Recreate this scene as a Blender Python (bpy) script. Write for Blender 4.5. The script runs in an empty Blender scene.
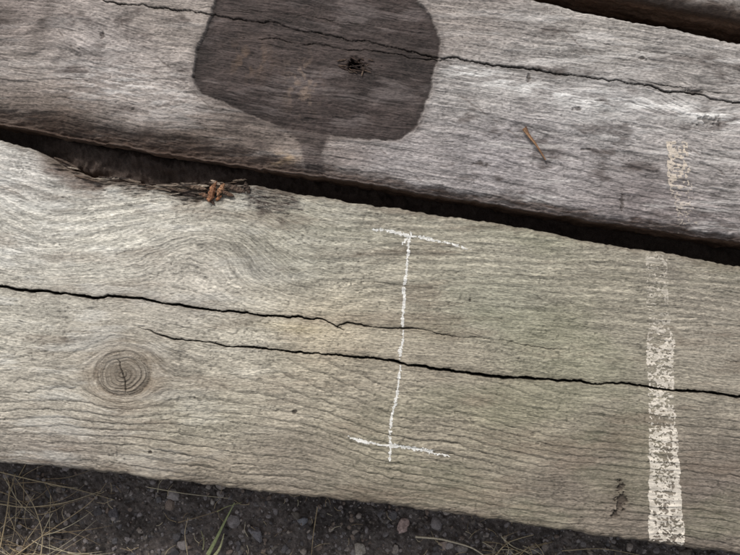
import bpy, math, random
import numpy as np
from mathutils import Vector
random.seed(4); rng=np.random.RandomState(7)
TAB=rng.rand(64,256,256).astype(np.float32)
# ---------- helpers (plan coordinates: u right, v down, millimetres) ----------
def W(u,v): return (np.asarray(u)-370.)/1000., (277.5-np.asarray(v))/1000.
def vn(x,y,k=0):
    t=TAB[k%64]; xi=np.floor(x).astype(np.int64); yi=np.floor(y).astype(np.int64)
    fx=(x-xi).astype(np.float32); fy=(y-yi).astype(np.float32)
    fx=fx*fx*(3-2*fx); fy=fy*fy*(3-2*fy)
    a=t[xi&255,yi&255]; b=t[(xi+1)&255,yi&255]; c=t[xi&255,(yi+1)&255]; d=t[(xi+1)&255,(yi+1)&255]
    return ((a*(1-fx)+b*fx)*(1-fy)+(c*(1-fx)+d*fx)*fy)*2-1
def fb(x,y,k=0,o=4):
    s=0;a=1.;n=0;c,sn=math.cos(.6),math.sin(.6)
    for i in range(o):
        s=s+a*vn(x,y,k+i*5); n+=a; a*=.55
        x,y=(x*c-y*sn)*2.03+13.7,(x*sn+y*c)*2.03+7.1
    return s/n*1.4
def fbs(x,y,k=0,o=3):
    s=0;a=1.;n=0
    for i in range(o):
        s=s+a*vn(x,y,k+i*5); n+=a; a*=.6; x=x*2.1+11.3; y=y*2.1+5.9
    return s/n*1.3
def ss(a,b,x):
    t=np.clip((x-a)/(b-a),0,1); return t*t*(3-2*t)
def lin(c):
    c=np.asarray(c,dtype=np.float64)/255.
    return np.where(c<=.04045,c/12.92,((c+.055)/1.055)**2.4)
def anchors(u,v,A,p=1.6,soft=25.):
    num=np.zeros(u.shape+(3,));den=np.zeros(u.shape)
    for (a,b,c) in A:
        w=1/(((u-a)**2+((v-b)*1.5)**2+soft**2)**p)
        num+=w[...,None]*lin(c); den+=w
    return num/den[...,None]
def mixc(col,c,m):
    m=np.clip(m,0,1)[...,None]; return col*(1-m)+lin(c)*m
def ip(u,pts):
    p=np.array(pts,float); return np.interp(u,p[:,0],p[:,1])
def poly_sdf(u,v,P):
    P=np.array(P,float); d=np.full(u.shape,1e9); s=np.zeros(u.shape,bool); n=len(P)
    for i in range(n):
        ax,ay=P[i];bx,by=P[(i+1)%n]
        ex,ey=bx-ax,by-ay; wx,wy=u-ax,v-ay
        t=np.clip((wx*ex+wy*ey)/(ex*ex+ey*ey),0,1)
        d=np.minimum(d,(wx-t*ex)**2+(wy-t*ey)**2)
        cnd=((ay>v)!=(by>v))&(u<(bx-ax)*(v-ay)/(by-ay+1e-9)+ax); s^=cnd
    d=np.sqrt(d); return np.where(s,-d,d)
def line_d(u,v,P):
    d=np.full(u.shape,1e9)
    for (ax,ay),(bx,by) in zip(P[:-1],P[1:]):
        ex,ey=bx-ax,by-ay; wx,wy=u-ax,v-ay
        t=np.clip((wx*ex+wy*ey)/(ex*ex+ey*ey),0,1)
        d=np.minimum(d,(wx-t*ex)**2+(wy-t*ey)**2)
    return np.sqrt(d)

def mk_mesh(name,co,faces,col=None,mat=None,smooth=True):
    me=bpy.data.meshes.new(name); co=np.asarray(co,np.float32); faces=np.asarray(faces,np.int32)
    n=faces.shape[1]
    me.vertices.add(len(co)); me.vertices.foreach_set('co',co.ravel())
    me.loops.add(faces.size); me.loops.foreach_set('vertex_index',faces.ravel())
    me.polygons.add(len(faces)); me.polygons.foreach_set('loop_start',np.arange(0,faces.size,n,dtype=np.int32))
    me.polygons.foreach_set('use_smooth',np.full(len(faces),smooth))
    me.update(calc_edges=True)
    if col is not None:
        a=me.color_attributes.new('col','FLOAT_COLOR','POINT')
        c=np.ones((len(co),4),np.float32); c[:,:3]=np.clip(col,0.002,.9); a.data.foreach_set('color',c.ravel())
    ob=bpy.data.objects.new(name,me); bpy.context.scene.collection.objects.link(ob)
    if mat: me.materials.append(mat)
    return ob
def grid_faces(nr,nc,flip=False):
    i=np.arange((nr-1)*(nc-1)); r=i//(nc-1); c=i%(nc-1); a=r*nc+c
    f=np.stack([a,a+nc,a+nc+1,a+1],1)
    return f[:,::-1] if flip else f

def material(name,rough=.85,n1=900.,amp=.10,bump=.12,bdist=.0004,scale=(1,1,1),spec=.25,detail=3):
    m=bpy.data.materials.new(name); m.use_nodes=True; nt=m.node_tree; N=nt.nodes; L=nt.links
    b=N['Principled BSDF']; b.inputs['Roughness'].default_value=rough
    b.inputs['Specular IOR Level'].default_value=spec
    at=N.new('ShaderNodeAttribute'); at.attribute_name='col'
    tc=N.new('ShaderNodeTexCoord'); mp=N.new('ShaderNodeMapping'); mp.inputs['Scale'].default_value=scale
    mp.inputs['Rotation'].default_value=(0,0,math.radians(8) if scale!=(1,1,1) else 0)
    no=N.new('ShaderNodeTexNoise'); no.inputs['Scale'].default_value=n1; no.inputs['Detail'].default_value=detail
    L.new(tc.outputs['Object'],mp.inputs[0]); L.new(mp.outputs[0],no.inputs['Vector'])
    mr=N.new('ShaderNodeMapRange'); mr.inputs[1].default_value=.3; mr.inputs[2].default_value=.7
    mr.inputs[3].default_value=1-amp*1.6; mr.inputs[4].default_value=1+amp*1.6
    L.new(no.outputs['Fac'],mr.inputs[0])
    mx=N.new('ShaderNodeVectorMath'); mx.operation='SCALE'
    L.new(at.outputs['Color'],mx.inputs[0]); L.new(mr.outputs[0],mx.inputs['Scale'])
    L.new(mx.outputs[0],b.inputs['Base Color'])
    bp=N.new('ShaderNodeBump'); bp.inputs['Strength'].default_value=bump*4; bp.inputs['Distance'].default_value=bdist
    L.new(no.outputs['Fac'],bp.inputs['Height']); L.new(bp.outputs[0],b.inputs['Normal'])
    return m
M_wood=material('weathered_wood',.85,760,.24,.2,.0005,(.3,1.4,1),detail=6)
M_chalk=material('chalk',.95,1500,.08)
M_soil=material('soil',.8,900,.25,.25,.0006,spec=.35)
M_stone=material('stone',.75,600,.18,.15,.0004)
M_straw=material('straw',.7,500,.15)

# ---------- cracks ----------
def crack(u,v,pts,wpts,depth,k,jit=1.0):
    vc=ip(u,pts)+jit*(1.8*vn(u/23.,u*0+k*3.3,k)+.8*vn(u/6.,u*0+k*1.7,k+1)+.35*vn(u/2.,u*0+k,k+2))
    w=ip(u,wpts)*(1+.45*vn(u/11.,u*0+2.2*k,k+3))
    w=np.maximum(w,.01)
    d=(v-vc)
    h=-depth*ss(1.,.25,np.abs(d)/w)*ss(0.05,1.2,w)
    return h,d,w

# ---------- FRONT BEAM ----------
F_top=[(-1000,5),(0,141),(32,149),(48,157),(66,168),(95,178),(150,186),(195,191),(222,190),(240,184),(262,186),(300,194),(400,209),(500,224),(600,242),(740,266),(1700,424)]
F_bot=[(-1000,360),(0,463),(100,473),(200,485),(300,497),(400,508),(500,522),(600,537),(700,550),(740,555),(1700,675)]
def front(u,v,dt,db):
    va=ip(u,[(-1000,170),(0,300),(200,325),(400,345),(740,378),(1700,480)])
    Y=v-va+7*fbs(u/170.,v/130.,3,2)
    dx=u-123; dy=v-374; r2=(dx/1.25)**2+dy**2; r=np.sqrt(r2)
    a=22.
    ro=np.maximum(r2,a*a*.8)
    q=Y-dy*a*a*1.5/ro*np.exp(-np.maximum(r-a,0)/110.)
    q=q+38*np.exp(-((u-215)/72.)**2-((v-232)/45.)**2)-16*np.exp(-((u-40)/55.)**2-((v-230)/40.)**2)
    D=58+38*np.sin(u/170.+.6)+10*vn(u/120.,v/300.,9)
    R=np.sqrt(q*q+D*D)
    outer=ss(12,45,np.abs(q))
    wob=.32*fbs(u/75.,v/34.,12,2)+.10*vn(u/10.,R/6.,14)+.07*vn(u/3.8,R/3.,15)
    ph=R/7.4+wob
    inK=ss(1.02,.9,r/a)
    ang=np.arctan2(dy,dx)
    phk=r/3.7+.35*vn(u/8.,v/8.,16)
    ph=ph*(1-inK)+phk*inK
    sp=(q/7.6+wob)*(1-inK)+phk*inK          # fibre coordinate: always runs with the grain
    fr=ph-np.floor(ph)
    ringid=np.floor(ph)
    rid=vn(ringid*1.0+.5,u/140.,18)
    late=ss(.35,.8,fr)*ss(1.0,.9,fr)
    contrast=.9+.6*fbs(u/100.,v/45.,20,2)
    contrast=np.clip(contrast+.15*ss(30,80,np.abs(q)),.3,1.35)*(.8+.5*rid)*np.maximum(outer,inK)
    s1=vn(u/18.,sp*7.,21); s2=vn(u/7.,sp*15.,22); s3=vn(u/2.4,sp*26.,23); s0=vn(u/60.,sp*3.,24)
    fine=fb(u/1.8,v/1.6,25,2)
    tick=ss(.4,.85,vn(u/3.2+v/9.,v/1.9,26))
    tickm=ss(-.2,.5,fb(u/50.,v/35.,27,2))
    brk=.6+.4*vn(u/10.,ph*2.,29)+.3*vn(u/3.,ph*4.,33)
    H=.50*late*contrast+.2*s1+.2*s2+.17*s3+.16*fine+.2*s0-.42*tick*tickm+1.2*fb(u/140.,v/90.,28,2)
    H-=.36*ss(.16,.0,np.abs(fr-.97))*contrast*brk
    col=anchors(u,v,[(20,175,(184,181,174)),(20,225,(181,178,168)),(110,240,(177,174,163)),(0,320,(169,165,153)),(60,400,(155,150,138)),
      (123,374,(143,136,124)),(200,420,(150,145,130)),(50,450,(137,130,120)),(300,250,(151,148,135)),(190,290,(169,164,153)),(250,330,(171,166,152)),
      (320,335,(166,157,138)),(400,440,(140,133,118)),(500,255,(146,142,128)),(500,300,(137,135,120)),(560,345,(139,135,119)),(500,420,(132,126,110)),
      (610,300,(141,136,122)),(720,320,(138,132,120)),(600,480,(117,109,98)),(700,500,(110,102,93)),(300,470,(128,120,108)),(700,275,(139,133,121)),
      (400,500,(115,106,95)),(200,470,(130,122,109)),(430,360,(147,140,125)),(1200,450,(126,118,104)),(-500,250,(150,144,130))])*1.08*np.array([1.015,.995,.985])
    lum=1+.18*s1+.2*s2+.18*s3+.13*s0+.17*fine+.19*fb(u/28.,v/16.,30,3)
    lum*=1-.34*ss(.26,.0,np.abs(fr-.92))*contrast*brk
    lum*=1-.26*ss(.0,.9,fr)*contrast+.14*contrast
    lum*=1-.38*tick*tickm
    pits=ss(.5,.85,vn(u/2.6,v/1.7,31))*ss(-.2,.7,fb(u/30.,v/22.,32,2))
    lum*=1-.45*pits; H-=.35*pits
    df=ss(.6,.9,vn(u/30.,sp*11.,34)); lum*=1-.3*df; H-=.25*df
    col=col*np.clip(lum,.2,1.7)[...,None]
    pale=np.exp(-((u-150)/50.)**4-((v-(305+ (u-150)*.06))/16.)**4)
    col=mixc(col,(180,172,158),.4*pale)
    ye=np.exp(-((u-292)/34.)**2-((v-327-(u-292)*.1)/7.)**2)
    col=mixc(col,(180,164,128),.35*ye)
    gr=ss(.1,.9,fb(u/90.,v/40.,33,3)+.25)*ss(200,500,u)
    col=mixc(col,(122,126,98),.2*gr)
    br=ss(.1,.8,fb(u/70.+7,v/16.,38,4)+.2*s1); col=mixc(col,(112,96,82),.32*br)
    bl_=ss(.0,.7,fb(u/50.+3,v/12.,39,4)+.3*s1)*ss(640,100,u+v*.6); col=mixc(col,(210,208,201),.38*bl_)
    # knot
    col=mixc(col,(112,101,87),.55*inK*(1-.5*s2))
    rk=np.abs(r/a-1.0)
    col=mixc(col,(84,74,63),.7*ss(.16,0,rk+.06*s1)*(.75+.4*vn(ang*1.5+9,r*0,11)))
    col=mixc(col,(128,112,92),.35*ss(1.9,1.1,r/a)*(1-inK))
    col=mixc(col,(76,68,58),.45*inK*ss(.22,.0,np.abs(fr-.9)))
    H+=inK*(.9*(1-(r/a)**2))-.8*ss(.12,0,rk)+inK*.35*late
    core=ss(.5,.2,r/a); col=mixc(col,(92,83,72),.45*core)
    for an,wd,ln in ((1.45,1.0,.95),(-1.75,.9,.8)):
        da=np.abs(np.angle(np.exp(1j*(ang-an+.35*vn(r/6.,r*0+an,2)))))
        k=ss(1.0,.2,da*r/wd)*ss(ln,ln*.7,r/a)
        H-=1.8*k; col=mixc(col,(50,44,38),.7*k)
    r5=np.sqrt(((u-664)/16.)**2+((v-338)/11.)**2)+.1*s1; col=mixc(col,(118,108,94),.4*ss(.25,0,np.abs(r5-1)))
    # cracks
    C=[([(-1000,180),(0,287),(60,293),(130,299),(190,307),(250,313),(300,319),(322,321),(345,329)],
        [(-1000,1.5),(0,1.8),(60,1.5),(130,1.2),(180,1.6),(240,1.0),(300,.9),(335,.7),(350,0)],20,1),
       ([(325,331),(347,323),(400,328),(440,333),(500,340),(560,349),(640,352),(740,362)],
        [(330,0),(345,.9),(400,.8),(450,.6),(500,.4),(560,.4),(600,.2),(740,0.3)],5,2),
       ([(125,326),(150,331),(175,340),(250,348),(330,355),(400,363),(470,373),(560,382),(640,386),(740,397),(1700,520)],
        [(120,0),(150,.5),(175,.7),(250,.8),(330,.9),(390,1.4),(480,1.8),(560,1.2),(640,1.1),(740,1.5),(1700,3)],22,3),
       ([(60,338),(110,322),(160,332),(230,335)],[(90,0),(120,.3),(200,.3),(235,0)],1.5,4),
       ([(200,392),(300,404),(420,412)],[(205,0),(260,.3),(400,.3),(420,0)],1.,5),
       ([(0,395),(50,410),(130,425),(230,432)],[(0,.3),(60,.35),(200,.3),(230,0)],1.,8)]
    for pts,wp,dep,k in C:
        h,d,w=crack(u,v,pts,wp,dep,k*3)
        H+=h-.7*np.exp(-(np.abs(d)/(w*2.2+.5)))*ss(.1,1,w)
        dk=ss(1.25,.6,np.abs(d)/w)*ss(.05,.8,w)
        col=mixc(col,(44,38,34),.85*dk)
        col=mixc(col,(90,80,68),.55*np.exp(-(np.abs(d)/(w*2+1.))**1.2)*ss(.1,1,w)*(1-dk))
    sd=poly_sdf(u,v,[(240,180),(300,188),(299,206),(284,219),(262,216),(244,207)])+8*fb(u/9.,v/7.,35,4)+2*s2
    m=ss(6,-6,sd); col=mixc(col,(60,49,45),.9*m*(.75+.6*s2)); H+=m*(1.2*fb(u/7.,v/2.,36,3)-.9)
    rot=ss(16,0,dt+7*fb(u/14.,v/7.,37,3))*ss(38,60,u)*ss(250,225,u)
    col=mixc(col,(70,56,47),.8*rot); H-=rot*(4+3*fb(u/12.,v/1.6,38,3))
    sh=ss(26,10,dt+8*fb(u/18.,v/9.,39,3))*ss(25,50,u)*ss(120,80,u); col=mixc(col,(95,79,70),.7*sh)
    for (a1,b1,ra,rb,dp) in [(294,413,3.2,2.6,1.5),(619,487,5,7,3),(622,503,6,9,3),(616,515,4,5,3),(645,370,2,1.5,1),(150,452,2,2,1),(470,300,1.5,2,1)]:
        rr=np.sqrt(((u-a1)/ra)**2+((v-b1)/rb)**2)+.65*fb(u/3.,v/3.,40,3)
        m=ss(1.1,.5,rr); H-=dp*m; col=mixc(col,(48,41,36),.85*m)
    m=np.exp(-((u-618)/14.)**2-((v-500)/26.)**2); col=mixc(col,(90,80,70),.5*m)
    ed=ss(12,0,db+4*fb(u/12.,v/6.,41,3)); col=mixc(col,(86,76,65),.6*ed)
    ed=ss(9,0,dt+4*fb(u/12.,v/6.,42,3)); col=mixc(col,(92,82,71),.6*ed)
    H-=.5*ss(.2,.9,fb(u/16.,v/4.,43,3))*ss(14,0,np.minimum(dt,db))*2
    return H,col

# ---------- MIDDLE BEAM (with tie plate imprint) ----------
B_top=[(-1000,-300),(0,-106),(370,-32),(530,1),(740,44),(1700,236)]
B_bot=[(-1000,-40),(0,124),(50,134),(100,143),(200,160),(300,174),(400,190),(500,206),(600,222),(740,242),(1700,392)]
STAIN=[(224,-40),(220,-8),(211,20),(198,52),(193,78),(204,95),(238,110),(268,123),(300,132),(322,136),(372,140),(400,141),(414,132),(426,106),(436,66),(439,42),(430,20),(416,0),(408,-40)]
WEDGE=[(262,116),(290,134),(301,150),(306,172),(321,174),(324,150),(330,134),(330,110)]
def middle(u,v,dt,db):
    vg=v-(u-370)*.158
    Y=vg+5*fbs(u/200.,v/120.,3+30,2)
    q=Y-14*np.exp(-((u-700)/50.)**2-((vg-60)/22.)**2)+12*np.exp(-((u-60)/60.)**2-((vg-80)/30.)**2)
    R=np.sqrt((q-60)**2+(80+25*np.sin(u/230.))**2)
    wob=.4*fbs(u/70.,v/30.,42,2)+.1*vn(u/7.,R/6.,44)
    ph=R/6.5+wob; sp=q/6.5+wob
    outer=ss(10,45,np.abs(q-60))
    fr=ph-np.floor(ph)
    s1=vn(u/26.,sp*6.,51); s2=vn(u/9.,sp*14.,52); s3=vn(u/3.,sp*24.,53); s0=vn(u/90.,sp*2.3,54)
    fine=fb(u/1.8,v/1.6,55,2)
    blot=fb(u/38.,v/20.,56,4); blot2=fb(u/14.,v/8.,57,4)
    H=.24*s1+.2*s2+.17*s3+.18*fine+.35*s0+.3*outer*ss(.5,.9,fr)-.3*outer*ss(.1,0,np.abs(fr-.95))+.6*blot2+1.2*fb(u/120.,v/80.,58,2)
    col=anchors(u,v,[(15,20,(128,118,112)),(20,70,(142,133,126)),(20,110,(110,99,91)),(100,50,(148,140,135)),(150,90,(154,146,140)),(170,20,(136,127,120)),
      (60,128,(84,71,62)),(180,148,(88,76,68)),(240,150,(100,89,82)),(300,150,(114,103,95)),(450,25,(134,126,120)),(480,95,(149,144,140)),(600,40,(148,142,136)),
      (600,110,(157,153,150)),(700,150,(149,143,139)),(550,165,(137,131,129)),(650,205,(121,113,111)),(400,165,(135,129,127)),(500,150,(143,137,136)),
      (690,70,(142,136,131)),(330,165,(124,115,111)),(1300,200,(130,122,115)),(-500,0,(130,122,115))])*np.array([1.06,1.06,1.055])
    lum=1+.2*s1+.2*s2+.17*s3+.16*s0+.17*fine+.24*blot+.24*blot2
    lum*=1-.28*ss(.18,0,np.abs(fr-.9))*outer
    pits=ss(.45,.85,vn(u/2.8,v/2.,61))*ss(-.3,.6,blot2); lum*=1-.45*pits; H-=.4*pits
    df=ss(.55,.9,vn(u/34.,sp*9.,59)); lum*=1-.4*df; H-=.35*df
    col=col*np.clip(lum,.2,1.7)[...,None]
    dm=ss(.2,.8,fb(u/26.+5,v/12.,62,5)+.2*s1); col=mixc(col,(74,65,61),.7*dm)
    L1=v-ip(u,[(440,70),(520,86),(560,98),(650,106),(740,122),(900,150)])
    wm=np.exp(-(np.abs(L1)/9.)**2)*ss(430,470,u)*ss(-.4,.5,fb(u/20.,v/4.,63,4)+.35*s1)
    col=mixc(col,(224,221,216),.8*wm)
    wm=np.exp(-((u-130)/70.)**2-((v-88-(u-130)*.15)/22.)**2)*ss(-.2,.5,fb(u/16.,v/4.,64,4)+.35*s1)
    col=mixc(col,(200,195,190),.6*wm)
    wm=ss(.1,.7,fb(u/60.,v/7.,65,4)+.3*s1)*(.35+.65*ss(440,520,u)); col=mixc(col,(196,191,186),.45*wm)
    m=np.exp(-((u-45-(25-v)*.35)/9.)**2-((v-25)/38.)**2)*(.6+.6*blot2); col=mixc(col,(60,52,48),.9*m)
    m=np.exp(-((u-5)/16.)**2-((v-15)/12.)**2)*(.7+.5*blot2); col=mixc(col,(62,54,49),.9*m)
    for (x0,y0,x1,y1) in [(150,50,215,112),(60,30,95,80),(20,60,40,100),(450,90,520,140),(480,150,512,128),(600,150,640,172),(120,12,135,60),(690,150,725,178),(560,30,590,58),(380,150,420,182)]:
        dd=line_d(u+1.2*vn(u/9.,v/9.,77),v,[(x0,y0),(x1,y1)]); k=ss(1.3,.2,dd)*ss(-.4,.4,vn(u/7.,v/7.,80)); col=mixc(col,(96,86,80),.5*k); H-=.4*k
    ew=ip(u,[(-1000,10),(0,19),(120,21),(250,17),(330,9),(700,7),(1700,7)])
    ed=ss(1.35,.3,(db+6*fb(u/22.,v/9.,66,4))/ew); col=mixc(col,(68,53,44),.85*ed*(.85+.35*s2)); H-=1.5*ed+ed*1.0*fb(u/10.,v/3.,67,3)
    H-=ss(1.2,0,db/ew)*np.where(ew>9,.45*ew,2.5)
    m=np.exp(-((u-283)/14.)**2-((v-159)/6.)**2)*ss(-.3,.5,blot2+.3*s1); col=mixc(col,(176,148,112),.6*m)
    # imprint of plate and the run-off below it
    sd=poly_sdf(u,v,STAIN)+2.0*fb(u/15.,v/15.,68,3)+.6*fb(u/3.,v/3.,69,2)
    sw=poly_sdf(u,v,WEDGE)+2.6*fb(u/9.,v/11.,83,4)+1.2*s2
    m=ss(1.4,-1.4,sd)
    mw=ss(3,-3,sw)*(1-m)
    base=lin((61,52,49))*(1+.3*s1+.3*s2+.22*s3+.34*blot+.34*blot2+.22*fine)[...,None]
    base=mixc(base,(38,32,30),.5*ss(.0,.8,fb(u/40.,v/30.,70,3)))
    base=mixc(base,(106,97,94),.55*ss(.1,.75,fb(u/50.+9,v/14.,71,4)+.35*s1))
    t=np.exp(-((u-302)/15.)**2-((v-84)/24.)**2)*ss(.0,.6,fb(u/5.,v/7.,72,4)+.2*s2); base=mixc(base,(142,122,106),.55*t)
    t=np.exp(-((u-250)/22.)**2-((v-60)/16.)**2)*ss(-.1,.6,fb(u/6.,v/9.,73,3)); base=mixc(base,(108,88,72),.5*t)
    rim=ss(9,0,-sd)*m*(1-ss(3,-3,sw)); base=mixc(base,(38,32,30),.6*rim)
    base*=(1-.4*df)[...,None]
    mm=np.clip(.96*m+.8*mw,0,1)[...,None]
    col=col*(1-mm)+base*mm
    col=mixc(col,(86,77,73),.4*ss(8,0,sd)*(1-m))
    H=H*(1-.2*m)-3.0*m
    m=np.exp(-((u-322-3*vn(v/15.,u*0,82))/2.5)**2)*ss(90,115,v)*ss(182,160,v)*(.7+.5*blot2); col=mixc(col,(40,34,33),.5*m)
    rr=np.sqrt(((u-355)/7.5)**2+((v-66)/5.5)**2)+.35*fb(u/4.,v/4.,75,3)
    m=ss(1.1,.6,rr); H-=16*m; col=mixc(col,(14,11,10),.95*m)
    m2=ss(2.6,1.0,rr)*(1-m); H+=m2*(1.1*fb(u/4.,v/1.8,76,2)); col=mixc(col,(46,36,31),.6*m2)
    C=[([(-1000,-180),(70,-4),(120,6),(200,12),(250,21),(320,33),(400,50),(440,59),(500,68),(560,76),(600,82),(680,94),(740,103),(1700,260)],
        [(-1000,1.0),(60,.8),(120,.8),(200,.55),(250,.45),(400,.45),(430,.7),(500,1.0),(560,.75),(600,.6),(660,.8),(740,.75),(1700,1)],10,11),
       ([(205,34),(260,40),(330,47),(440,62),(470,67)],[(205,0),(250,.4),(330,.45),(430,.6),(470,0)],5,12),
       ([(210,6),(300,16),(420,34)],[(210,0),(260,.45),(380,.4),(420,0)],4,13),
       ([(560,70),(640,84),(740,96)],[(560,0),(640,.5),(740,.4)],4,14),
       ([(0,55),(100,62),(200,76)],[(0,.3),(90,.4),(200,0)],1.5,15),
       ([(440,140),(600,168),(740,188)],[(440,0),(600,.35),(740,.35)],1.5,16),
       ([(470,22),(600,44),(740,68)],[(470,0),(600,.4),(740,.4)],2,17)]
    for pts,wp,dep,k in C:
        h,d,w=crack(u,v,pts,wp,dep,k*3,1.2)
        H+=h+ (.6*np.exp(-np.abs(d)/6.)*np.sign(-d) if dep>9 else 0)
        dk=ss(1.25,.6,np.abs(d)/w)*ss(.05,.8,w); col=mixc(col,(38,33,30),.85*dk)
        col=mixc(col,(80,70,62),.45*np.exp(-(np.abs(d)/(w*2+.9))**1.2)*ss(.1,1,w)*(1-dk))
    for (a1,b1,ra,rb,dp) in [(104,37,2,4,1.5),(706,122,13,5,1.2),(690,93,9,2.5,2),(440,200,8,2,1),(135,110,3,2,1),(575,110,4,2,1),(640,60,3,1.4,1),(528,80,3,5,1.5),(620,200,2,10,1),(585,150,6,1.5,1),(480,165,9,3,.6)]:
        rr=np.sqrt(((u-a1)/ra)**2+((v-b1)/rb)**2)+.8*fb(u/3.5,v/3.,78,4)
        m=ss(1.2,.4,rr); H-=dp*m; col=mixc(col,(62,54,49),.7*m)
    H-=ss(10,0,dt)*1.5
    return H,col

T_bot=[(-1000,-330),(0,-132),(370,-57),(530,-23),(740,19),(1700,208)]
T_top=[(-1000,-560),(0,-372),(370,-300),(740,-225),(1700,-30)]
def third(u,v,dt,db):
    H,c=middle(u+900,v+210,dt,db+0)
    ed=ss(16,2,db+5*fb(u/22.,v/9.,66,3)); c=mixc(c,(70,58,50),.75*ed)
    return H,c

def make_beam(name,top,bot,fn,z0,T,step,u_lo,u_hi,U0=-930,U1=1670):
    dense=np.arange(u_lo,u_hi,step)
    def out(a,b):
        L=[];s=step*2;x=a
        while abs(x-a)<abs(b-a):
            x+=s*np.sign(b-a); L.append(x); s=min(s*1.08,6)
        return np.array(L)
    U=np.concatenate([out(dense[0],U0)[::-1],dense,out(dense[-1],U1)])
    vt=ip(U,top)+1.5*fb(U/25.,U*0+1,5,4)+.6*vn(U/4.,U*0,6); vb=ip(U,bot)+1.5*fb(U/25.,U*0+4,7,4)+.6*vn(U/4.,U*0,8)
    width=np.mean(np.interp([0,740],U,vb-vt)); n=int(width/step)
    w=np.linspace(0,1,n)
    g_u=np.repeat(U[None,:],n,0); g_v=vt[None,:]+w[:,None]*(vb-vt)[None,:]
    dt=g_v-vt; db=vb-g_v
    H,col=fn(g_u,g_v,dt,db)
    r=5.5+2.*fb(U/30.,U*0,9,2)
    e=np.minimum(dt,db); rr=np.maximum(r[None,:],2)
    round_=np.where(e<rr,-(rr-np.sqrt(np.maximum(rr**2-(rr-e)**2,0))),0)
    H=H*ss(-1,2.5,e)+round_
    z=z0+H
    k=60
    tt=(np.linspace(0,1,k)[1:])**1.3
    def side(v_edge,zedge,cedge,sgn,kk):
        zz=zedge[None,:]+(-T-zedge)[None,:]*tt[:,None]
        uu=np.repeat(U[None,:],len(tt),0)
        off=(1.6*fb(uu/60.,zz/9.,kk,3)+.7*vn(uu/14.,zz/1.6,kk+3)+.6*vn(uu/9.,zz/3,kk+8))*ss(0,.15,tt)[:,None]-1.0
        vv=v_edge[None,:]+sgn*off
        c=lin((108,89,75))*(1+.3*vn(uu/20.,zz/2.,kk+4)+.25*fb(uu/25.,zz/20.,kk+6,3)+.2*vn(uu/6.,zz/1.5,kk+9))[...,None]
        bl=ss(0,.12,tt)[:,None,None]; c=cedge[None]*(1-bl)+c*bl
        return uu,vv,zz,c
    a=side(vt,z[0],col[0],-1,45); b=side(vb,z[-1],col[-1],1,50)
    GU=np.concatenate([a[0][::-1],g_u,b[0]]);GV=np.concatenate([a[1][::-1],g_v,b[1]])
    GZ=np.concatenate([a[2][::-1],z,b[2]]);GC=np.concatenate([a[3][::-1],col,b[3]])
    nr,nc=GU.shape
    X,Yw=W(GU,GV)
    co=np.stack([X,Yw,GZ/1000.],-1).reshape(-1,3)
    f=grid_faces(nr,nc)
    i=np.arange(nc-1); last=(nr-1)*nc
    fbm=np.stack([last+i,i,i+1,last+i+1],1)
    h=nr//2; rws=np.arange(h)
    q1=[]
    for c0,fl in ((0,0),(nc-1,1)):
        A=rws[:-1]*nc+c0;B=rws[1:]*nc+c0;C=(nr-1-rws[1:])*nc+c0;Dd=(nr-1-rws[:-1])*nc+c0
        qq=np.stack([A,Dd,C,B],1); q1.append(qq[:,::-1] if fl else qq)
    faces=np.concatenate([f,fbm]+q1)
    ob=mk_mesh(name,co,faces,GC.reshape(-1,3),M_wood)
    return ob,dict(u=g_u,v=g_v,z=z,col=col)

def film(name,G,mask,coln,lift=.3):
    """thin layer of chalk / paint sitting on the wood relief"""
    n,m=mask.shape
    keep=(mask[:-1,:-1]+mask[1:,:-1]+mask[1:,1:]+mask[:-1,1:])/4.>.5
    fr,fc=np.nonzero(keep)
    a=fr*m+fc; f=np.stack([a,a+m,a+m+1,a+1],1)
    idx,inv=np.unique(f.ravel(),return_inverse=True)
    u=G['u'].ravel()[idx];v=G['v'].ravel()[idx];z=G['z'].ravel()[idx]+lift
    X,Y=W(u,v)
    return mk_mesh(name,np.stack([X,Y,z/1000.],-1),inv.reshape(-1,4),coln.reshape(-1,3)[idx],M_chalk)

ST=.6
fb_ob,GF=make_beam('timber_beam',F_top,F_bot,front,0.,150.,ST,-20,760)
mb_ob,GM=make_beam('timber_beam',B_top,B_bot,middle,5.,150.,ST,-20,760)
tb_ob,GT=make_beam('timber_beam',T_top,T_bot,third,2.,150.,1.4,480,770)

# ---------- chalk I mark ----------
u,v,z=GF['u'],GF['v'],GF['z']
loc=fb(u/140.,v/90.,28,2)*1.2; rel=z-loc
def stroke(P,w,k):
    wob=1.0*vn(u/9.,v/9.,k)
    d=line_d(u+wob,v+.8*vn(u/8.,v/7.,k+1),P)
    return w*(1+.3*vn(u/14.,v/14.,k+2))-d
d1=np.maximum.reduce([stroke([(373,230),(392,231),(410,236),(440,241),(470,249)],1.9,1),
  stroke([(410,233),(408,250),(404,285),(402,340),(399,372),(397,395),(391,420),(389,460)],1.9,4),
  stroke([(349,437),(362,441),(385,445),(415,449),(448,455)],2.1,7)])
d1=np.maximum(d1,stroke([(404,243),(409,236)],1.2,9))
mk=(d1+1.3*fb(u/1.5,v/1.3,20,2)+1.1*np.clip(rel,-1.5,.5)+.4*fb(u/12.,v/12.,29,2)-.58>0)&(rel>-3)&(d1>-.6)
src=GF['col'].reshape(-1,3)
k_=.76+.24*fb(u*.8,v*.8,3,2).reshape(-1,1)
cc=lin((226,224,218))[None]*k_+src*(1-k_)
film('chalk_mark',GF,mk.astype(float),cc,.2)
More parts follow.
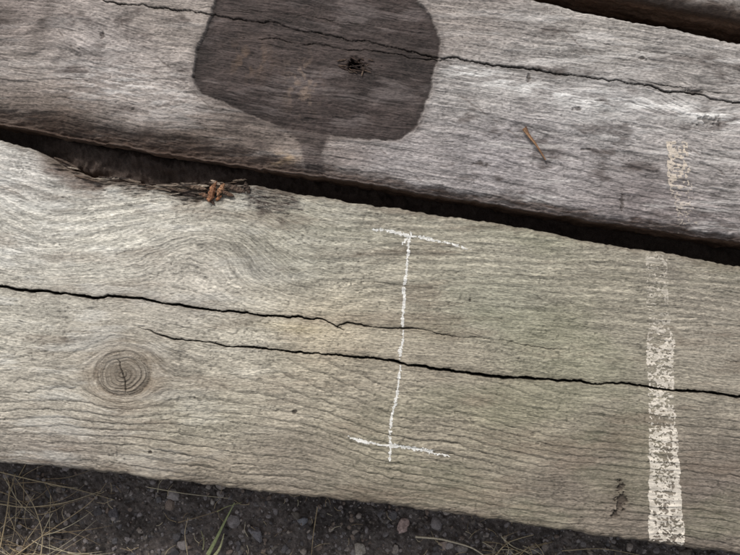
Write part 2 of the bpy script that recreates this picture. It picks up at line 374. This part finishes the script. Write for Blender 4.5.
# ---------- paint stripe (front beam) ----------
cl=ip(v,[(240,656),(300,658),(350,661),(400,661),(450,663),(560,667)])
hw=ip(v,[(240,11),(330,11),(345,14),(400,13),(450,15),(560,18.5)])
edge=hw-np.abs(u-cl)+1.8*fb(u/6.,v/8.,22,3)
den=ip(v,[(250,.05),(300,.0),(325,.0),(345,.15),(375,.25),(392,.12),(405,.05),(430,-.1),(455,.05),(480,.15),(560,.2)])
tex=1.0*fb(u/1.9,v/1.4,24,4)+.3*vn(u/10.,v/1.8,27)+.4*np.clip(rel,-2,1.5)+.4*fb(u/14.,v/10.,28,3)
side_b=.4*ss(5,1,np.abs(edge-2.5))*ss(430,470,v)
mk=(edge>0)&(tex+den+side_b>0)&(rel>-3.5)
k_=(np.clip(ip(v,[(250,.34),(320,.32),(342,.72),(560,.74)])+.35*fb(u/5.,v/3.,31,3),.08,.95)).reshape(-1,1)
cc=lin((214,205,191))[None]*k_+src*(1-k_)
film('paint_stripe',GF,mk.astype(float),cc,.15)
# ---------- paint stripe (middle beam) ----------
u,v,z=GM['u'],GM['v'],GM['z']
cl=ip(v,[(140,674),(180,677),(240,690)]); hw=ip(v,[(140,10),(180,11),(240,11)])
edge=hw-np.abs(u-cl)+2.2*fb(u/6.,v/9.,22,3)
edge=np.minimum(edge,v-142)
den=ip(v,[(140,.0),(170,-.05),(190,-.2),(205,-.15),(220,-.3),(240,-.35)])+.35*ss(4,-4,u-cl+4)
rel=z-5-1.2*fb(u/120.,v/80.,58,2)
mk=(edge>0)&(1.0*fb(u/2.2,v/1.7,24,4)+.5*np.clip(rel,-1,1)+den>0)
k_=(np.clip(ip(v,[(140,.75),(185,.65),(200,.35),(240,.3)])+.2*fb(u/5.,v/3.,31,3),.1,.95)).reshape(-1,1)
cc=lin((208,194,176))[None]*k_+GM['col'].reshape(-1,3)*(1-k_)
film('paint_stripe',GM,mk.astype(float),cc,.15)

# ---------- ground ----------
GZ0=-126.
def ext(a,b,fine_,mx=40000.):
    L=[];s=fine_;x=a
    while abs(x-a)<abs(b-a):
        x+=s*np.sign(b-a);L.append(x);s*=1.16
    return np.array(L)
gu=np.arange(-90,840,1.15); gv=np.concatenate([np.arange(60,280,2.),np.arange(280,478,6.),np.arange(480,645,1.15)])
gu=np.concatenate([ext(gu[0],-300000,2)[::-1],gu,ext(gu[-1],300000,2)])
gv=np.concatenate([ext(gv[0],-300000,6)[::-1],gv,ext(gv[-1],300000,2)])
A,B=np.meshgrid(gu,gv)
far=np.clip(1-np.hypot(A-370,B-277)/3000.,0,1)
def gh(A,B):
    n1=fb(A/34.,B/34.,3,3); n2=fb(A/9.,B/9.,6,3); n3=fb(A/3.,B/3.,9,3)
    cr=np.abs(fb(A/14.,B/14.,12,3))
    return 4*n1+3.6*n2+2.0*n3-2.2*ss(.25,0,cr)
hh=gh(A,B)*far
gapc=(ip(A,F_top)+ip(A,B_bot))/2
pack=ip(A,[(-400,40),(0,70),(50,92),(120,100),(200,100),(250,90),(320,72),(740,55),(1200,40)])+8*fb(A/40.,B/40.,33,3)
hh=hh+pack*np.exp(-(np.abs(B-gapc)/34.)**4)
pn=fb(A/5.,B/5.,15,3); pm=fb(A/60.,B/40.,18,3)
gc=lin((90,82,78))*(1+.3*pm+.34*pn+.25*fb(A/1.7,B/1.7,19,2))[...,None]
gc=mixc(gc,(46,41,39),.5*ss(.1,.8,fb(A/45.+3,B/30.,21,3)))
gc=mixc(gc,(146,137,131),.6*ss(.4,1.,fb(A/2.6,B/2.6,23,3)))
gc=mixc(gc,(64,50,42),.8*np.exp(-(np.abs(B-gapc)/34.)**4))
gc=mixc(gc,(80,75,60),.6*(1-far))
X,Y=W(A,B)
mk_mesh('ground',np.stack([X,Y,(GZ0+hh)/1000.],-1).reshape(-1,3),grid_faces(*A.shape),gc.reshape(-1,3),M_soil)

CH=.75
def G(pu,pv):
    k=(CH-GZ0/1000.)/CH
    return 370+(pu-370)*k, 277.5+(pv-277.5)*k
# ---------- gravel ----------
import bmesh
def ico(n):
    bm=bmesh.new(); bmesh.ops.create_icosphere(bm,subdivisions=n,radius=1)
    v_=np.array([x.co[:] for x in bm.verts]); f_=np.array([[q.index for q in p.verts] for p in bm.faces]); bm.free(); return v_,f_
I1,I2=ico(2),ico(4)
VS=[];FS=[];CS=[];off=0
def stone(u0,v0,rad,col,big=False,flat=.6):
    global off
    v_,f_=I2 if big else I1; p=v_.copy()
    for _ in range(11 if big else 6):
        n=rng.normal(size=3); n/=np.linalg.norm(n); d=.5+.35*rng.rand()
        s=p@n; p=p-np.outer(np.maximum(s-d,0),n)
    p*=np.array([1.,.6+.5*rng.rand(),flat*(.7+.5*rng.rand())])
    a=rng.rand()*6.28; c,s=math.cos(a),math.sin(a)
    p=np.stack([p[:,0]*c-p[:,1]*s,p[:,0]*s+p[:,1]*c,p[:,2]],1)*rad
    nz=fb(p[:,0]/rad*3+u0,p[:,1]/rad*3+v0,5,4)
    p+= (.05*rad)*nz[:,None]
    x,y=W(u0,v0); zz=GZ0+float(gh(np.array([u0*1.]),np.array([v0*1.]))[0])+rad*.05
    VS.append(p/1000.+np.array([float(x),float(y),zz/1000.])); FS.append(f_+off); off+=len(p)
    CS.append(np.repeat(lin(col)[None],len(p),0)*(1+.2*nz[:,None]+.1*rng.normal(size=(len(p),1))))
pal=[(116,110,108),(98,94,94),(140,132,128),(84,80,80),(146,136,128),(122,108,98),(72,66,64),(130,123,121),(108,100,92)]
for i in range(6500):
    u0=rng.uniform(-100,840); v0=rng.uniform(484,650)
    stone(u0,v0,float(np.clip(rng.lognormal(.28,.64),.6,9)),pal[rng.randint(len(pal))])
for i in range(900):
    u0=rng.uniform(-900,1600); v0=rng.uniform(640,1100)
    stone(u0,v0,float(np.clip(rng.lognormal(1.1,.6),1,12)),pal[rng.randint(len(pal))])
for (a,b,r_,c) in [(257,533,12,(120,116,118)),(302,520,9,(112,112,116)),(332,528,5,(136,126,118)),(403,528,11,(172,150,142)),(360,549,9,(160,152,142)),
   (442,546,9,(154,138,128)),(420,548,6,(120,114,112)),(395,549,6,(144,134,126)),(462,549,7,(126,118,112)),(212,502,5,(154,146,138)),(350,512,4,(144,132,122)),
   (115,512,7,(90,86,88)),(150,498,6,(104,96,92)),(175,538,8,(98,94,94)),(90,530,6,(112,104,100)),(140,530,5,(126,116,108)),(490,545,6,(134,122,112)),
   (545,545,6,(120,110,102)),(590,551,6,(126,116,106)),(285,548,6,(94,90,90)),(60,490,5,(124,114,106)),(318,508,4,(126,118,114)),(505,538,4,(164,152,140)),(240,552,5,(106,102,100))]:
    g=G(a,b); stone(g[0],g[1],r_,c,True,.7)
mk_mesh('gravel',np.concatenate(VS),np.concatenate(FS),np.concatenate(CS),M_stone,False)

# ---------- strands ----------
class Str:
    def __init__(s): s.V=[];s.F=[];s.C=[];s.o=0
    def add(s,P,r0,r1,col,n=5,flat=1.):
        P=np.array(P,float); t=np.linspace(0,1,len(P)); N=max(8,len(P)*4); tt=np.linspace(0,1,N)
        Q=np.stack([np.interp(tt,t,P[:,i]) for i in range(3)],1)
        for _ in range(3): Q[1:-1]=(Q[:-2]+2*Q[1:-1]+Q[2:])/4
        T=np.gradient(Q,axis=0); T/=np.linalg.norm(T,axis=1)[:,None]+1e-9
        up=np.array([0,0,1.]); S=np.cross(T,up); S/=np.linalg.norm(S,axis=1)[:,None]+1e-6; U_=np.cross(S,T)
        rr=r0+(r1-r0)*tt
        an=np.arange(n)/n*6.2832
        ring=Q[:,None,:]+rr[:,None,None]*(np.cos(an)[None,:,None]*S[:,None,:]+flat*np.sin(an)[None,:,None]*U_[:,None,:])
        s.V.append(ring.reshape(-1,3)/1000.)
        i=np.arange(N-1)[:,None]; j=np.arange(n)[None,:]
        f=np.stack([i*n+j,i*n+(j+1)%n,(i+1)*n+(j+1)%n,(i+1)*n+j],-1).reshape(-1,4)+s.o
        s.F.append(f); s.o+=N*n; s.C.append(np.repeat(lin(col)[None],N*n,0)*(1+.12*rng.normal(size=(N*n,1))))
    def build(s,name): return mk_mesh(name,np.concatenate(s.V),np.concatenate(s.F),np.concatenate(s.C),M_straw)
def wp(u0,v0,z): x,y=W(u0,v0); return (float(x)*1000,float(y)*1000,z)
def gp(a,b,z=0): g=G(a,b); return wp(g[0],g[1],GZ0+4+z)
S=Str(); sc=[(180,164,134),(162,144,114),(194,183,156),(144,126,100),(122,105,84)]
for i in range(70):
    bx=rng.uniform(-25,55); by=rng.uniform(468,560); L_=rng.uniform(25,75); a=rng.choice([rng.normal(.35,.5),rng.normal(1.6,.6),rng.normal(-.5,.4)])
    cv=rng.normal(0,.5); P=[];x,y=bx,by
    for k in range(6):
        P.append(gp(x,y,1+6*math.sin(k/5*3.1)*rng.uniform(.3,1.2))); x+=L_/5*math.cos(a+cv*k/5); y+=L_/5*math.sin(a+cv*k/5)
    S.add(P,rng.uniform(.3,.7),.15,sc[rng.randint(5)])
for P in [[(0,468),(40,478),(80,486),(118,497)],[(5,545),(12,510),(15,480),(8,468)],[(20,552),(50,530),(95,500),(110,480)],[(0,500),(30,505),(70,500),(105,488)],[(45,555),(48,530),(38,500),(20,475)]]:
    S.add([gp(a,b,8) for a,b in P],.8,.25,sc[rng.randint(3)])
for P,r_ in [([(415,534),(440,536),(470,544),(482,552)],1.4),([(318,505),(314,530),(312,552)],.7),([(500,534),(512,545),(530,550)],.8),([(492,555),(505,540),(520,535),(532,532)],.8),
           ([(505,556),(508,545),(500,533)],.6),([(515,556),(525,545),(545,540)],.7),([(150,485),(190,492),(230,496)],.6),([(180,520),(210,512),(240,500)],.5),([(190,555),(186,530),(190,515)],.6),([(560,548),(600,545),(640,553)],.6)]:
    S.add([gp(a,b,5) for a,b in P],r_,r_*.5,(200,188,164) if r_>1 else sc[rng.randint(4)])
for i in range(22):
    x=rng.normal(508,14);y=rng.normal(548,6);a=rng.uniform(-1,1.2);L_=rng.uniform(10,26)
    S.add([gp(x,y,4),gp(x+L_/2*math.cos(a),y+L_/2*math.sin(a)*.9,8),gp(x+L_*math.cos(a+.2),y+L_*math.sin(a+.2),4)],.5,.25,sc[rng.randint(4)])
for i in range(110):
    x=rng.uniform(60,640);y=rng.uniform(470,560);a=rng.uniform(0,6.28);L_=rng.uniform(4,18)
    S.add([gp(x,y,1),gp(x+L_/2*math.cos(a),y+L_/2*math.sin(a),3),gp(x+L_*math.cos(a+.3),y+L_*math.sin(a+.3),1)],.4,.2,sc[rng.randint(5)])
S.build('dry_grass')
S=Str()
S.add([gp(209,553,2),gp(218,536,8),(gp(228,516,14)),gp(238,497,18)],2.6,.5,(140,146,104),6,.15)
S.add([gp(214,556,2),gp(222,545,6),gp(226,530,8)],2.2,.5,(160,158,120),6,.15)
S.add([gp(204,548,2),gp(206,538,5),gp(203,528,6)],1.0,.4,(124,122,92),6,.15)
S.add([gp(218,510,2),gp(228,504,6),gp(243,500,6)],.8,.3,(144,144,106),6,.15)
S.build('grass_blades')

# ---------- splinter on middle beam ----------
S=Str()
S.add([wp(522,130,8),wp(527,137,8.5),wp(535,147,8),wp(544,161,7)],2.0,.6,(128,96,70),6,.5)
S.add([wp(522,132,9),wp(530,142,9.5),wp(537,150,8)],1.1,.3,(148,116,88),6,.5)
S.add([wp(524,128,8),wp(527,136,9),wp(529,143,8)],.9,.3,(94,70,54),6,.5)
S.build('wood_splinter')
# ---------- torn chips and slivers of wood by the gap ----------
VS=[];FS=[];CS=[];off=0
def chip(cu,cv,z,L_,Wd,Th,ang,tilt,col,bend=0.):
    global off
    n=14;m=6; s=np.linspace(-1,1,n); V=[]
    cx=[(-1,-1),(1,-1),(1,.2),(.5,1),(-.6,1),(-1,.1)]
    e0,e1=rng.uniform(.3,1,2)
    for i,sv in enumerate(s):
        tp=1-(abs(sv)**2.5)*(e0 if sv<0 else e1)*.85
        bz=bend*(sv**2); by=rng.normal()*.06*Wd
        for (a,b) in cx:
            V.append(((sv+.12*rng.normal()*(i in(0,n-1)))*L_/2, by+bz+a*Wd/2*tp*(1+.12*rng.normal()), b*Th/2*(1+.2*rng.normal())))
    V=np.array(V); c,s_=math.cos(tilt),math.sin(tilt); V=np.stack([V[:,0]*c+V[:,2]*s_,V[:,1],-V[:,0]*s_+V[:,2]*c],1)
    c,s_=math.cos(ang),math.sin(ang); uu=cu+V[:,0]*c-V[:,1]*s_; vv=cv+V[:,0]*s_+V[:,1]*c
    X,Y=W(uu,vv)
    F=[]
    for i in range(n-1):
        for j in range(m):
            F.append((i*m+j,i*m+(j+1)%m,(i+1)*m+(j+1)%m,(i+1)*m+j))
    for b0 in (0,(n-1)*m):
        F+= [(b0,b0+1,b0+2,b0+3),(b0,b0+3,b0+4,b0+5)]
    VS.append(np.stack([X,Y,(z+V[:,2])/1000.],-1)); FS.append(np.array(F)+off); off+=len(V)
    CS.append(np.repeat(lin(col)[None],len(V),0)*(1+.25*rng.normal(size=(len(V),1))))
for a in [(212,193,3,18,6,4,1.9,.15,(128,90,66)),(221,190,3,13,5,3,-1.1,.2,(142,106,80)),(206,196,2,14,4,3,.3,.1,(104,80,64)),(198,188,1,18,4,3,.15,.1,(98,82,69)),(228,194,2,13,4,3,.4,.15,(90,70,57)),
          (216,183,2,9,3,2,.5,.2,(168,150,132)),(236,189,0,18,6,4,.3,.1,(76,63,54)),(247,188,0,12,5,3,1.2,.1,(64,53,46)),(212,202,1,8,3,2,.8,.1,(70,54,45)),(219,198,1,7,3,2,2.4,.1,(150,104,74))]:
    chip(*a)
sl=[(78,66,57),(96,84,73),(116,104,92),(60,50,44),(136,125,112),(86,72,61),(52,44,39)]
for i in range(62):
    x=rng.uniform(55,238) if i<34 else rng.normal(195,24); x=min(x,244)
    t_=float(ip(x,F_top)); sl_=float(ip(x+12,F_top)-ip(x-12,F_top))/24.
    y=t_+rng.normal(-1.5,2.8); L_=rng.uniform(8,30)*(1 if x<215 else .6)
    chip(x,y,rng.uniform(-10,-3) if y<t_ else rng.uniform(-3,0),L_,rng.uniform(.9,2.8),rng.uniform(.8,2.0),math.atan(sl_)*.8+rng.normal(0,.06),rng.normal(.0,.05),sl[rng.randint(7)],rng.normal(0,.8))
for i in range(26):   # splintered fibres round the spike hole
    a=rng.normal(.15,.4); x=355+rng.normal(0,7);y=66+rng.normal(0,4)
    chip(x,y,3.2+rng.uniform(-1,.6),rng.uniform(4,12),rng.uniform(.7,1.6),.8,a,rng.normal(0,.2),[(60,47,40),(88,73,62),(42,33,29)][rng.randint(3)])
mk_mesh('wood_chips',np.concatenate(VS),np.concatenate(FS),np.concatenate(CS),M_wood,False)

# ---------- light ----------
w=bpy.data.worlds.new('World'); bpy.context.scene.world=w; w.use_nodes=True; nt=w.node_tree
sky=nt.nodes.new('ShaderNodeTexSky'); sky.sky_type='NISHITA'; sky.sun_disc=False
EL,AZ=math.radians(40),math.radians(-25)
sky.sun_elevation=EL; sky.sun_rotation=AZ; sky.dust_density=3
hs=nt.nodes.new('ShaderNodeHueSaturation'); hs.inputs['Saturation'].default_value=.25
nt.links.new(sky.outputs[0],hs.inputs['Color']); nt.links.new(hs.outputs[0],nt.nodes['Background'].inputs['Color'])
nt.nodes['Background'].inputs['Strength'].default_value=.15
sd=bpy.data.lights.new('sun','SUN'); sd.energy=2.3; sd.angle=math.radians(12); sd.color=(1,.97,.94)
so=bpy.data.objects.new('sun',sd); bpy.context.scene.collection.objects.link(so)
d=Vector((math.sin(AZ)*math.cos(EL),math.cos(AZ)*math.cos(EL),math.sin(EL)))
so.rotation_euler=d.to_track_quat('Z','Y').to_euler()
# ---------- camera ----------
cd=bpy.data.cameras.new('camera'); cd.sensor_width=36; cd.lens=36*CH/.74; cd.clip_start=.01; cd.clip_end=2000
co=bpy.data.objects.new('camera',cd); bpy.context.scene.collection.objects.link(co); co.location=(0,0,CH)
bpy.context.scene.camera=co
sc_=bpy.context.scene; sc_.view_settings.view_transform='Standard'; sc_.view_settings.look='None'; sc_.view_settings.exposure=0
